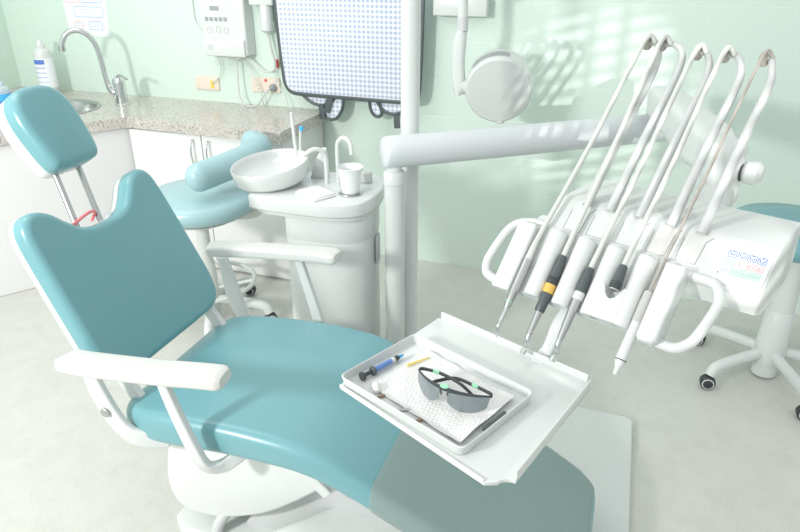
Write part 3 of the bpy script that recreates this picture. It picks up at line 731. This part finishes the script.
# safety glasses
t = thing('safety_glasses', 'grey tinted safety glasses with black frame and green details on the towel', 'glasses', tuple(D(.03, .255, TF + .004)))
gb = TF + .0065
gu = (U * .99 + W_ * -.13).normalized(); gw = V((gu.y, -gu.x, 0))
if gw.dot(W_) < 0: gw = -gw
GC = D(.0285, .255, 0)
def G(a, b, z): return GC + gu * a + gw * b + Z * (gb + z)
def browp(s, drop=0.):       # s in -1..1 along the wrap-around brow
    return G(.079 * s, .030 * (1 - abs(s) ** 2.1) - .006 * abs(s), .038 + .004 * (1 - abs(s)) - .004 * abs(s) ** 2 + drop)
for sgn in (-1, 1):
    bm = bmn(); rows = []
    n = 16
    for i in range(n + 1):
        f = i / n; s = sgn * (.12 + .88 * f)
        topp = browp(s)
        h = .0375 * math.sin(PI * (.13 + .73 * f)) ** .55
        h = max(.010, h); out = .007
        col = []
        for j in range(9):
            g = j / 8
            b = topp - Z * h * g + gw * (out * math.sin(g * PI * .55)) * 1.0
            if s * sgn > .5: b += gu * sgn * (-.004 * g)
            if b.z < gb + .0012: b.z = gb + .0012
            col.append(b)
        rows.append(col)
    inner = [[p - gw * .0018 for p in c] for c in rows]
    vo = [[bm.verts.new(p) for p in c] for c in rows]; vi = [[bm.verts.new(p) for p in c] for c in inner]
    for a in (vo, vi):
        for i in range(n):
            for j in range(8): bm.faces.new((a[i][j], a[i + 1][j], a[i + 1][j + 1], a[i][j + 1]))
    for i in range(n):
        for j in (0, 8): bm.faces.new((vo[i][j], vo[i + 1][j], vi[i + 1][j], vi[i][j]))
    for j in range(8):
        for i in (0, n): bm.faces.new((vo[i][j], vo[i][j + 1], vi[i][j + 1], vi[i][j]))
    obj('lens', bm, 'lens', t)
bm = bmn(); sweep_rect(bm, [browp(-1 + 2 * k / 40) + Z * .001 for k in range(41)], .0034, [.0036 + .0060 * (1 - abs(-1 + 2 * k / 40)) for k in range(41)], .0018); fr = obj('brow_frame', bm, 'black', t)
bm = bmn(); c0 = browp(0); tube(bm, catmull([c0 + gu * -.010 + Z * .002, c0 + gu * -.007 - Z * .010, c0 + gu * -.010 - Z * .018 - gw * .006], 4), .0022, 8); tube(bm, catmull([c0 + gu * .010 + Z * .002, c0 + gu * .007 - Z * .010, c0 + gu * .010 - Z * .018 - gw * .006], 4), .0022, 8); obj('nose_pad', bm, 'graphite', fr)
bm = bmn(); c1 = browp(0) + Z * .007; lathe(bm, [(.001, -.0018), (.0055, -.0015), (.0065, 0), (.0055, .0015), (.001, .002)], c1, V((-.2, -.25, .9)), 18)
for v_ in bm.verts: v_.co = c1 + (v_.co - c1) + gu * ((v_.co - c1).dot(gu) * .45) - gw * ((v_.co - c1).dot(gw) * .2)
obj('green_badge', bm, 'green', fr, 'green badge')
for sgn, lean, zz in ((-1, .0, 0), (1, .010, .006)):
    h0 = browp(sgn) - gw * .003
    pts = [h0, h0 - gw * .006 + gu * -sgn * .006, h0 - gw * (.010 + lean * .2) + gu * -sgn * .040 + Z * (.001 - zz * .3), h0 - gw * (.008 + lean) + gu * -sgn * .085 + Z * (-.004), h0 - gw * (.002 + lean * .6) + gu * -sgn * .118 + Z * (-.016), h0 + gw * (.004 - lean * .3) + gu * -sgn * .136 + Z * (-.026)]
    bm = bmn(); path = catmull(pts, 6); sweep_rect(bm, path, .0038, [.0075] * 8 + [.0072] * (len(path) - 8), .0016); tp = obj('temple', bm, 'black', t)
    bm = bmn(); i0 = 10 if sgn < 0 else 11; sweep_rect(bm, path[i0:i0 + 3], .0044, .0084, .0018); obj('green_band', bm, 'green', tp, 'green band')

# ------------------------------------------------------------------ patient chair
YC = 1.435
t = thing('dental_chair', 'teal reclining dental chair with white armrests in the foreground', 'dental chair', (-.65, YC, 0))
CH = t
# seat and leg cushion in one upholstered sweep
secs = [(-1.262, .19, .515, .478), (-1.258, .235, .528, .466), (-1.240, .265, .541, .456), (-1.205, .286, .552, .452), (-1.15, .299, .561, .454), (-1.05, .305, .572, .464), (-.90, .306, .582, .480), (-.78, .306, .582, .484), (-.68, .304, .574, .480),
        (-.60, .302, .552, .462), (-.52, .300, .516, .430), (-.42, .298, .462, .382), (-.30, .296, .395, .320), (-.18, .294, .327, .256), (-.06, .290, .262, .195), (.02, .282, .218, .155), (.055, .266, .198, .140), (.075, .245, .185, .140), (.083, .215, .172, .146)]
def sec_pts(x, w, zt, zb, off=0.):
    h = zt - zb; c = (zt + zb) / 2
    return [V((x, YC + a, c + b)) for a, b in rrect(2 * (w + off), h + 2 * off, min(.034, h * .46) + off, 6)]
def interp(secs, n=4):
    pts = catmull([V((s[0], s[1], s[2])) for s in secs], n); pb = catmull([V((s[0], s[1], s[3])) for s in secs], n)
    return [(a.x, a.y, a.z, b.z) for a, b in zip(pts, pb)]
SS = interp(secs)
bm = bmn(); loft(bm, [sec_pts(*s) for s in SS]); obj('seat_cushion', bm, 'teal', t, ang=60)
# thin plastic sheet drawn over the leg end
bm = bmn(); cov = [s for s in SS if s[0] > -.475 and s[0] < .079]
loft(bm, [sec_pts(*s, off=.004) for s in cov], cap=False)
obj('plastic_leg_cover', bm, 'film', t, 'clear wrinkled plastic film', ang=60)
# under frame shell
bm = bmn(); loft(bm, [sec_pts(s[0] * .985 - .008, s[1] - .035, s[3] + .004, s[3] - .022) for s in SS[6:-6]]); obj('seat_shell', bm, 'white', t)

# backrest
b0 = V((-1.237, YC, .615)); bu = V((-.436, 0, .90)).normalized(); bn = V((.90, 0, .436)).normalized()
half = [(0, 0), (.12, 0), (.21, .004), (.252, .024), (.272, .065), (.279, .12), (.277, .22), (.272, .36), (.266, .46), (.252, .505), (.225, .524), (.19, .522), (.155, .503), (.122, .468), (.088, .438), (.045, .424), (0, .422)]
h2 = catm2(half[1:-1], 5)
outl = [(0, 0)] + h2 + [(0, .422)] + [(-a, b) for a, b in reversed(h2)]
bm = bmn(); slab(bm, outl, b0, Y, bu, bn, -.052, 0, (.006, .024), 6); obj('backrest_cushion', bm, 'teal', t, ang=60)
bm = bmn(); slab(bm, [(a * .985, .008 + b * .985) for a, b in outl], b0, Y, bu, bn, -.088, -.051, (.02, .003), 4); obj('backrest_shell', bm, 'white_gloss', t)
# headrest on two rods
hr0 = b0 + bu * .715 - bn * .050 + Y * .046 + Z * .006
hu = V((-.52, 0, .854)).normalized(); hn = V((.854, 0, .52)).normalized()
half = [(0, -.118), (.045, -.119), (.080, -.110), (.095, -.080), (.102, -.02), (.104, .045), (.092, .095), (.066, .126), (.03, .137), (0, .138)]
h2 = catm2(half[1:-1], 5); ho = [(0, -.118)] + h2 + [(0, .138)] + [(-a, b) for a, b in reversed(h2)]
bm = bmn(); slab(bm, ho, hr0, Y, hu, hn, -.036, .022, (.006, .026), 6, dome=.006); hd = obj('headrest', bm, 'teal', t, ang=60)
bm = bmn(); slab(bm, [(a * .99, b * .99) for a, b in ho], hr0, Y, hu, hn, -.095, -.035, (.03, .004), 5); obj('headrest_shell', bm, 'white_gloss', hd, 'white back shell')
for dy in (-.045, .045):
    bm = bmn(); tube(bm, [hr0 + Y * dy - hu * .07 - hn * .045, b0 + bu * .30 - bn * .075 + Y * (dy - .03)], .009, 14); obj('headrest_rod', bm, 'steel', t)
# armrests
for sg, nm in ((-1, 'near'), (1, 'far')):
    yo = 1.455 + sg * .372
    xs = .045 if sg < 0 else -.012; xe = .004 if sg < 0 else -.022
    pth = catmull([(-1.362 + xs, yo - sg * .006, .734), (-1.32 + xs, yo + sg * .004, .742), (-1.20, yo + sg * .012, .754), (-1.02, yo + sg * .008, .771), (-.89 + xe, yo - sg * .002, .783), (-.826 + xe, yo - sg * .008, .786)], 6)
    n = len(pth); ww = [.078 - .006 * (i / (n - 1)) for i in range(n)]; hh = [.040] * n
    ww[0] = .046; ww[1] = .064; ww[-1] = .058; hh[0] = .026; hh[1] = .034; hh[-1] = .03; hh[-2] = .038
    bm = bmn(); sweep_rect(bm, pth, ww, hh, .013, n=5); ar = obj('armrest', bm, 'ivory', t)
    bm = bmn(); sweep_rect(bm, catmull([(-1.005, yo + sg * .004, .752), (-.98, yo + sg * .004, .66), (-.945, yo, .54), (-.925, yo - sg * .012, .478), (-.895, yo - sg * .04, .462), (-.865, yo - sg * .075, .476), (-.85, yo - sg * .10, .49)], 6), [.030 + .008 * min(1, i / 12) for i in range(37)], .022, .006, up=(0, 1, 0)); obj('armrest_strut', bm, 'white', t)
    bm = bmn(); sweep_rect(bm, catmull([(-1.290, yo - sg * .035, .730), (-1.275, yo - sg * .035, .66), (-1.252, yo - sg * .04, .57), (-1.215, yo - sg * .045, .50), (-1.17, yo - sg * .055, .470), (-1.10, yo - sg * .085, .465)], 6), [.038 + .022 * min(1, i / 10) for i in range(31)], .020, .007, up=(0, 1, 0)); br = obj('armrest_bracket', bm, 'white', t)
    bm = bmn(); disc(bm, (-1.250, yo + sg * -.028 , .560), V((0, sg, 0)), .014, .006, .001, 18); obj('pivot_bolt', bm, 'steel', br)
    bm = bmn(); sweep_rect(bm, [(-1.10, YC + sg * .215, .468), (-1.20, YC + sg * .215, .50), (-1.275, YC + sg * .215, .60), b0 + bu * .12 - bn * .086 + Y * sg * .20], .042, .026, .007, up=(0, 1, 0)); obj('back_bracket', bm, 'white', t)
# pedestal cover, lift arm and base
sk = catm2([(-1.135, .448), (-1.172, .34), (-1.188, .21), (-1.15, .130), (-1.04, .125), (-.92, .165), (-.80, .235), (-.64, .375), (-.615, .43)], 6) + [(-.62, .452)]
bm = bmn(); slab(bm, sk, (0, YC, 0), X, Z, Y, -.215, .215, .012, 3); obj('pedestal_cover', bm, 'white_gloss', t)
bm = bmn(); sweep_rect(bm, [(-.73, YC - .222, .455), (-.63, YC - .222, .36)], .035, .014, .004, up=(0, 1, 0)); obj('cover_rib', bm, 'white', t)
bm = bmn(); slab(bm, [(-.70, .44), (-.58, .43), (-.36, .30), (-.42, .20), (-.62, .10), (-.86, .05), (-.98, .05), (-.90, .16)], (0, YC, 0), X, Z, Y, -.16, .16, .01, 2); obj('lift_arm', bm, 'grey_lt', t)
bm = bmn(); slab(bm, [(-1.19, 1.23), (-1.13, 1.19), (-.95, 1.19), (-.62, 1.30), (-.2, 1.30), (-.2, 1.70), (-1.10, 1.70), (-1.19, 1.66)], (0, 0, 0), X, Y, Z, .001, .075, (.002, .012), 3); obj('base_foot', bm, 'white', t)
bm = bmn(); tube(bm, catmull([(-1.02, 1.21, .06), (-1.015, 1.215, .11), (-.98, 1.26, .17)], 5), .018, 12); obj('hose_sleeve', bm, 'grey_lt', t)
bm = bmn(); slab(bm, [(-.86, 1.06), (-.60, 1.345), (-.50, 1.36), (.06, 1.36), (.06, .98), (-.80, .98)], (0, 0, 0), X, Y, Z, .001, .25, (.002, .03), 5); obj('base_housing', bm, 'white_gloss', t)
bm = bmn(); slab(bm, rrect(.80, .98, .035, 6), (-.195, 1.80, 0), X, Y, Z, .001, .03, (.001, .010), 3); bp = obj('floor_plate', bm, 'white', t)
bm = bmn(); box(bm, (-.06, 2.07, .0305), (.22, .30, .002), .001); obj('inspection_hatch', bm, 'white', bp)

# pink tube resting on the backrest notch
nt_ = b0 + bu * .428 - bn * .03
bm = bmn(); tube(bm, catmull([nt_ + Y * a + bu * b - bn * c for a, b, c in ((-.100, -.012, .075), (-.085, .012, .045), (-.055, .026, .02), (-.015, .034, .012), (.025, .030, .03), (.038, .010, .075))], 6), .0045, 10)
tag(obj('rubber_tube', bm, 'coral'), 'coral red rubber tube draped behind the backrest notch', 'tube')

# ------------------------------------------------------------------ spittoon unit
t = thing('spittoon_unit', 'white spittoon unit with round bowl behind the dental chair', 'spittoon', (-1.05, 2.25, 0))
sx = V((.985, .17, 0)).normalized(); sy = V((-sx.y, sx.x, 0))
so = V((-1.135, 2.235, 0))
def S(a, b, z=0): return so + sx * a + sy * b + Z * z
STZ = .872
# top slab
slp = catm2([(-.225, -.13), (-.235, .0), (-.20, .13), (-.05, .20), (.15, .20), (.245, .17), (.275, .06), (.262, -.07), (.215, -.165), (.10, -.195), (-.05, -.175), (-.18, -.150)], 5)
slp = slp + []
bm = bmn(); slab(bm, slp, so, sx, sy, Z, STZ - .058, STZ, (.012, .008), 4); obj('top_slab', bm, 'white_gloss', t)
bm = bmn(); slab(bm, [(a * .92 + .012, b * .92) for a, b in slp], so, sx, sy, Z, STZ - .075, STZ - .057, .004, 2); obj('slab_trim', bm, 'white', t)
cabp = catm2([(-.085, -.12), (-.095, .05), (-.06, .16), (.10, .18), (.22, .14), (.255, .02), (.235, -.10), (.16, -.160), (.03, -.160), (-.05, -.145)], 5)
bm = bmn(); slab(bm, cabp, so, sx, sy, Z, .001, STZ - .07, .006, 2); obj('cabinet', bm, 'white', t)
bm = bmn(); slab(bm, [(a * 1.012, b * 1.012) for a, b in cabp], so, sx, sy, Z, STZ - .17, STZ - .072, .004, 2); obj('cabinet_collar', bm, 'white', t)
bm = bmn(); box(bm, S(.262, -.02, .63), (.012, .05, .12), .004, sx, sy); obj('side_hook', bm, 'grey_lt', t, 'light grey side holder')
# bowl
bc = V((-1.315, 2.235, 0)); bax = V((-.09, -.10, 1)).normalized()
bcz = V((bc.x, bc.y, STZ + .002))
bm = bmn(); lathe(bm, [(.001, .004), (.09, .004), (.135, .009), (.150, .025), (.156, .06), (.158, .080), (.155, .085), (.150, .082), (.147, .066), (.135, .042), (.09, .028), (.03, .022), (.001, .021)], bcz, bax, 56, cap=False); bw = obj('bowl', bm, 'white_gloss', t, ang=60)
bm = bmn(); lathe(bm, [(.024, .023), (.022, .027), (.001, .026)], bcz, bax, 20); obj('bowl_drain', bm, 'grey_lt', bw)
bm = bmn(); lathe(bm, [(.09, -.05), (.10, .004)], bcz, Z, 32); obj('bowl_base', bm, 'white', t)
# spouts
p0 = S(.04, .055, STZ)
bm = bmn(); tube(bm, catmull([p0, p0 + Z * .10, p0 + Z * .135 - sx * .012 - sy * .01, p0 + Z * .145 - sx * .04 - sy * .03, p0 + Z * .125 - sx * .075 - sy * .05], 6), .0095, 12); obj('bowl_spout', bm, 'white_gloss', t)
p0 = S(.085, .07, STZ)
bm = bmn(); tube(bm, catmull([p0, p0 + Z * .14, p0 + Z * .175 + sx * .010 - sy * .005, p0 + Z * .190 + sx * .036 - sy * .02, p0 + Z * .172 + sx * .062 - sy * .034, p0 + Z * .130 + sx * .068 - sy * .038], 6), .0085, 12); obj('cup_filler', bm, 'white_gloss', t)
bm = bmn(); slab(bm, [(-.045, 0), (.035, 0), (.035, .075), (.028, .13), (.012, .13), (-.02, .08)], S(.0, .115, STZ), sx, Z, sy, -.008, .008, .004, 2); obj('splash_fin', bm, 'white', t)
bm = bmn(); box(bm, S(.15, .09, STZ + .022), (.14, .03, .044), .006, sx, sy); obj('grey_block', bm, 'grey_lt', t, 'pale grey block behind the cup')  # plain light grey block standing behind the cup
bm = bmn(); lathe(bm, [(.042, 0), (.046, .003), (.044, .005), (.001, .0045)], S(.165, -.055, STZ), Z, 28); obj('cup_plate', bm, 'steel', t, 'steel cup plate')
p0 = S(-.11, .15, STZ - .01)
bm = bmn(); tube(bm, [p0, p0 + Z * .05], .012, 12); tube(bm, [p0 + Z * .05, p0 + Z * .27 - sx * .012], .0075, 12); st = obj('standpipe', bm, 'white', t)
bm = bmn(); tube(bm, catmull([p0 + Z * .06 + sx * .012, p0 + Z * .15 + sx * .018, p0 + Z * .20 + sx * .022], 4), .005, 8); obj('side_tube', bm, 'white', st)
bm = bmn(); box(bm, p0 + Z * .205 + sx * .026, (.016, .012, .020), .003); obj('blue_clip', bm, 'cyan', st, 'blue clip')

# cup and folded tissues
cpz = S(.165, -.055, STZ + .0055)
bm = bmn(); lathe(bm, [(.001, 0), (.033, 0), (.035, .003), (.044, .076), (.051, .100), (.0525, .102), (.050, .103), (.0425, .076), (.0335, .005), (.001, .004)], cpz, Z, 40, cap=False)
tag(obj('plastic_cup', bm, 'cup', ang=60), 'white disposable plastic cup standing on the spittoon unit', 'cup')
bm = bmn(); e1_ = V((.86, -.5, 0)); e2_ = V((.5, .86, 0))
slab(bm, rrect(.135, .105, .008, 3), S(.035, -.095, STZ + .0005), e1_, e2_, Z, 0, .008, .003, 2); slab(bm, rrect(.125, .098, .01, 3), S(.037, -.093, STZ + .0083), e1_, e2_, Z, 0, .006, .0025, 2)
tag(obj('folded_napkin', bm, 'paper'), 'folded white paper napkin lying between the bowl and the cup', 'napkin')

# ------------------------------------------------------------------ stools
def star_base(t, cx, cy, R, a0, hub_r, zc, ring=None, mat='white', seat_z=.6):
    bm = bmn(); lathe(bm, [(hub_r * .78, .012), (hub_r * .78, .085), (hub_r * 1.0, .088), (hub_r, .14), (hub_r * .86, .33), (hub_r * .8, .335)], (cx, cy, 0), Z, 28); obj('hub', bm, mat, t)
    bm = bmn(); lathe(bm, [(hub_r * .78, .335), (hub_r * .70, .50), (hub_r * .68, seat_z - .06)], (cx, cy, 0), Z, 24); obj('gas_column', bm, mat, t)
    for k in range(5):
        a = a0 + 2 * PI * k / 5; d = V((math.cos(a), math.sin(a), 0)); c = V((cx, cy, 0))
        bm = bmn(); tube(bm, catmull([c + d * .03 + Z * .125, c + d * .10 + Z * .122, c + d * (R * .72) + Z * .112, c + d * (R * .93) + Z * .098, c + d * R + Z * .066], 6), .026, 14, flat=.85); lg = obj('leg', bm, mat, t)
        s = V((-d.y, d.x, 0)); w = c + d * (R + .004) + Z * .029
        s = (V((-w.x, -w.y, 0)).normalized() + s * .35).normalized(); w.z = .032
        bm = bmn(); disc(bm, w - s * .022, s, .0315, .044, .008, 24); cs = obj('castor', bm, 'tyre', lg, 'dark castor wheel')
        bm = bmn(); lathe(bm, [(.0205, 0), (.0245, .001), (.0245, .003), (.0205, .004)], w + s * .0195, s, 24, cap=False); obj('castor_ring', bm, 'grey_lt', cs)
# right-hand stool
RX, RY = .755, 2.84
t = thing('rolling_stool', 'teal seated rolling stool with white five star base at the right edge', 'stool', (RX, RY, 0))
star_base(t, RX, RY, .312, math.radians(-142), .064, .5, seat_z=.66)
bm = bmn(); lathe(bm, [(.15, .605), (.235, .61), (.262, .625), (.272, .65), (.265, .68), (.24, .698), (.14, .708), (.001, .708)], (RX - .005, RY + .10, 0), Z, 48); obj('seat', bm, 'teal', t, ang=60)
bm = bmn(); lathe(bm, [(.05, .585), (.16, .59), (.21, .606)], (RX + .03, RY + .10, 0), Z, 32); obj('seat_pan', bm, 'white', t)
bm = bmn(); sweep_rect(bm, catmull([(RX, RY, .585), (RX + .22, RY + .05, .59), (RX + .31, RY + .10, .66), (RX + .31, RY + .13, .90)], 5), .05, .02, .006, up=(0, 1, 0)); obj('back_support', bm, 'white', t)
bm = bmn(); slab(bm, rrect(.34, .22, .08, 8), (RX + .135, RY + .13, .985), V((.6, .8, 0)), Z, V((-.8, .6, 0)), -.03, .03, .022, 4); obj('backrest', bm, 'teal', t, ang=60)

# assistant stool behind the chair
AX, AY = -1.86, 2.45
t = thing('assistant_stool', 'teal assistant stool with curved padded arm between chair and white cabinets', 'stool', (AX, AY, 0))
star_base(t, AX, AY, .30, math.radians(-60), .045, .5, seat_z=.62)
AZ = .70
bm = bmn(); lathe(bm, [(.14, AZ - .105), (.215, AZ - .10), (.255, AZ - .08), (.266, AZ - .045), (.258, AZ - .014), (.228, AZ), (.10, AZ + .006), (.001, AZ + .007)], (AX + .01, AY, 0), Z, 48); obj('seat', bm, 'teal_hazed', t, ang=60)
bm = bmn(); lathe(bm, [(.05, AZ - .145), (.15, AZ - .135), (.21, AZ - .105)], (AX + .01, AY, 0), Z, 36); obj('seat_pan', bm, 'ivory', t)
arm = catmull([(-1.765, 2.28, .815), (-1.73, 2.40, .82), (-1.685, 2.54, .832), (-1.66, 2.64, .842), (-1.665, 2.735, .85), (-1.725, 2.80, .85), (-1.805, 2.81, .85)], 7)
n = len(arm); rr = [.066] * n
for i, v_ in enumerate((.030, .050, .061)): rr[i] = v_; rr[-1 - i] = v_
bm = bmn(); tube(bm, arm, rr, 22, flat=.85); obj('support_arm', bm, 'teal_hazed', t, ang=60)
bm = bmn(); sweep_rect(bm, catmull([(AX + .03, AY + .02, AZ - .115), (AX + .20, AY + .10, AZ - .13), (-1.60, 2.57, AZ - .09), (-1.60, 2.60, AZ + .03), (-1.675, 2.62, .80)], 5), .04, .022, .007, up=(0, 1, 0)); obj('arm_bracket', bm, 'ivory', t)
bm = bmn(); pts = [V((AX + .225 * math.cos(2 * PI * k / 48), AY + .225 * math.sin(2 * PI * k / 48), .225)) for k in range(50)]; tube(bm, pts, .011, 12, cap=False); rg = obj('foot_ring', bm, 'white', t)
for k in range(3):
    a = .4 + 2 * PI * k / 3; bm = bmn(); tube(bm, [V((AX + .04 * math.cos(a), AY + .04 * math.sin(a), .19)), V((AX + .22 * math.cos(a), AY + .22 * math.sin(a), .225))], .009, 10); obj('ring_spoke', bm, 'white', rg)

# ------------------------------------------------------------------ light
w = bpy.data.worlds.new('daylight'); sc.world = w; w.use_nodes = True
wt = w.node_tree; bg = wt.nodes['Background']
tc = wt.nodes.new('ShaderNodeTexCoord'); dp = wt.nodes.new('ShaderNodeVectorMath'); dp.operation = 'DOT_PRODUCT'
dp.inputs[1].default_value = (-.45, -.25, .86)            # bright ceiling and window side of the room
mr = wt.nodes.new('ShaderNodeMapRange'); mr.inputs['From Min'].default_value = -.7; mr.inputs['From Max'].default_value = 1
mr.inputs['To Min'].default_value = .45; mr.inputs['To Max'].default_value = 1.10
wt.links.new(tc.outputs['Generated'], dp.inputs[0]); wt.links.new(dp.outputs['Value'], mr.inputs['Value']); wt.links.new(mr.outputs['Result'], bg.inputs['Strength'])
bg.inputs['Color'].default_value = (.97, 1.0, .99, 1)
def area(name, loc, target, size, power, col=(1, 1, 1)):
    l = bpy.data.lights.new(name, 'AREA'); l.shape = 'SQUARE'; l.size = size; l.energy = power; l.color = col
    o = bpy.data.objects.new(name, l); C.objects.link(o); o.location = loc
    o.rotation_euler = (V(target) - V(loc)).to_track_quat('-Z', 'Y').to_euler(); return o
area('studio_lamp', (-2.2, -1.1, 2.1), (-1.7, 3.0, .8), .32, 78, (1, .985, .96))
# low sun falling through a slatted window blind behind the photographer on to the wall
SUN = V((2.6, -7.0, 2.5)); AIM = V((-.16, 3.5, 1.02))
l = bpy.data.lights.new('low_sun', 'SPOT'); l.energy = 2600; l.spot_size = math.radians(5.6); l.spot_blend = .55; l.shadow_soft_size = .03; l.color = (1, .99, .95)
o = bpy.data.objects.new('low_sun', l); C.objects.link(o); o.location = SUN; o.rotation_euler = (AIM - SUN).to_track_quat('-Z', 'Y').to_euler()
bw = SUN.lerp(AIM, .50)
wn = bpy.data.objects.new('window_1', None); C.objects.link(wn); wn.location = (bw.x, bw.y, bw.z - .6); wn['kind'] = 'structure'; WM['window_1'] = V(wn.location)
for k in range(-15, 16):
    bm = bmn(); sweep_rect(bm, [bw + V((-.5, 0, k * .040 - .13)), bw + V((.5, 0, k * .040 + .13))], .021, .0015, .0005, up=(0, .9, .43)); sl = obj('blind_slat', bm, 'white', wn)
for dx in (-.16, -.03, .045, .19):
    bm = bmn(); box(bm, bw + V((dx, .03, 0)), (.022 if dx != .19 else .05, .02, 1.24), .003); obj('mullion', bm, 'white', wn)


area('wall_fill', (-2.3, 1.5, 3.0), (-2.7, 3.5, 1.1), 1.4, 20, (1, 1, .985))  # added soft fill to brighten the back-left wall, not a ceiling fitting
cam = bpy.data.cameras.new('camera'); co = bpy.data.objects.new('camera', cam); C.objects.link(co)
cam.sensor_width = 36; cam.sensor_fit = 'HORIZONTAL'; cam.lens = 650 / 800 * 36; cam.clip_start = .05
co.location = (0, 0, 1.71); co.rotation_euler = (math.radians(90 - 25.6), 0, math.radians(19))
sc.camera = co
sc.view_settings.view_transform = 'Standard'; sc.view_settings.look = 'None'; sc.view_settings.gamma = 1
sc.view_settings.exposure = 0.11; sc.view_settings.use_curve_mapping = False
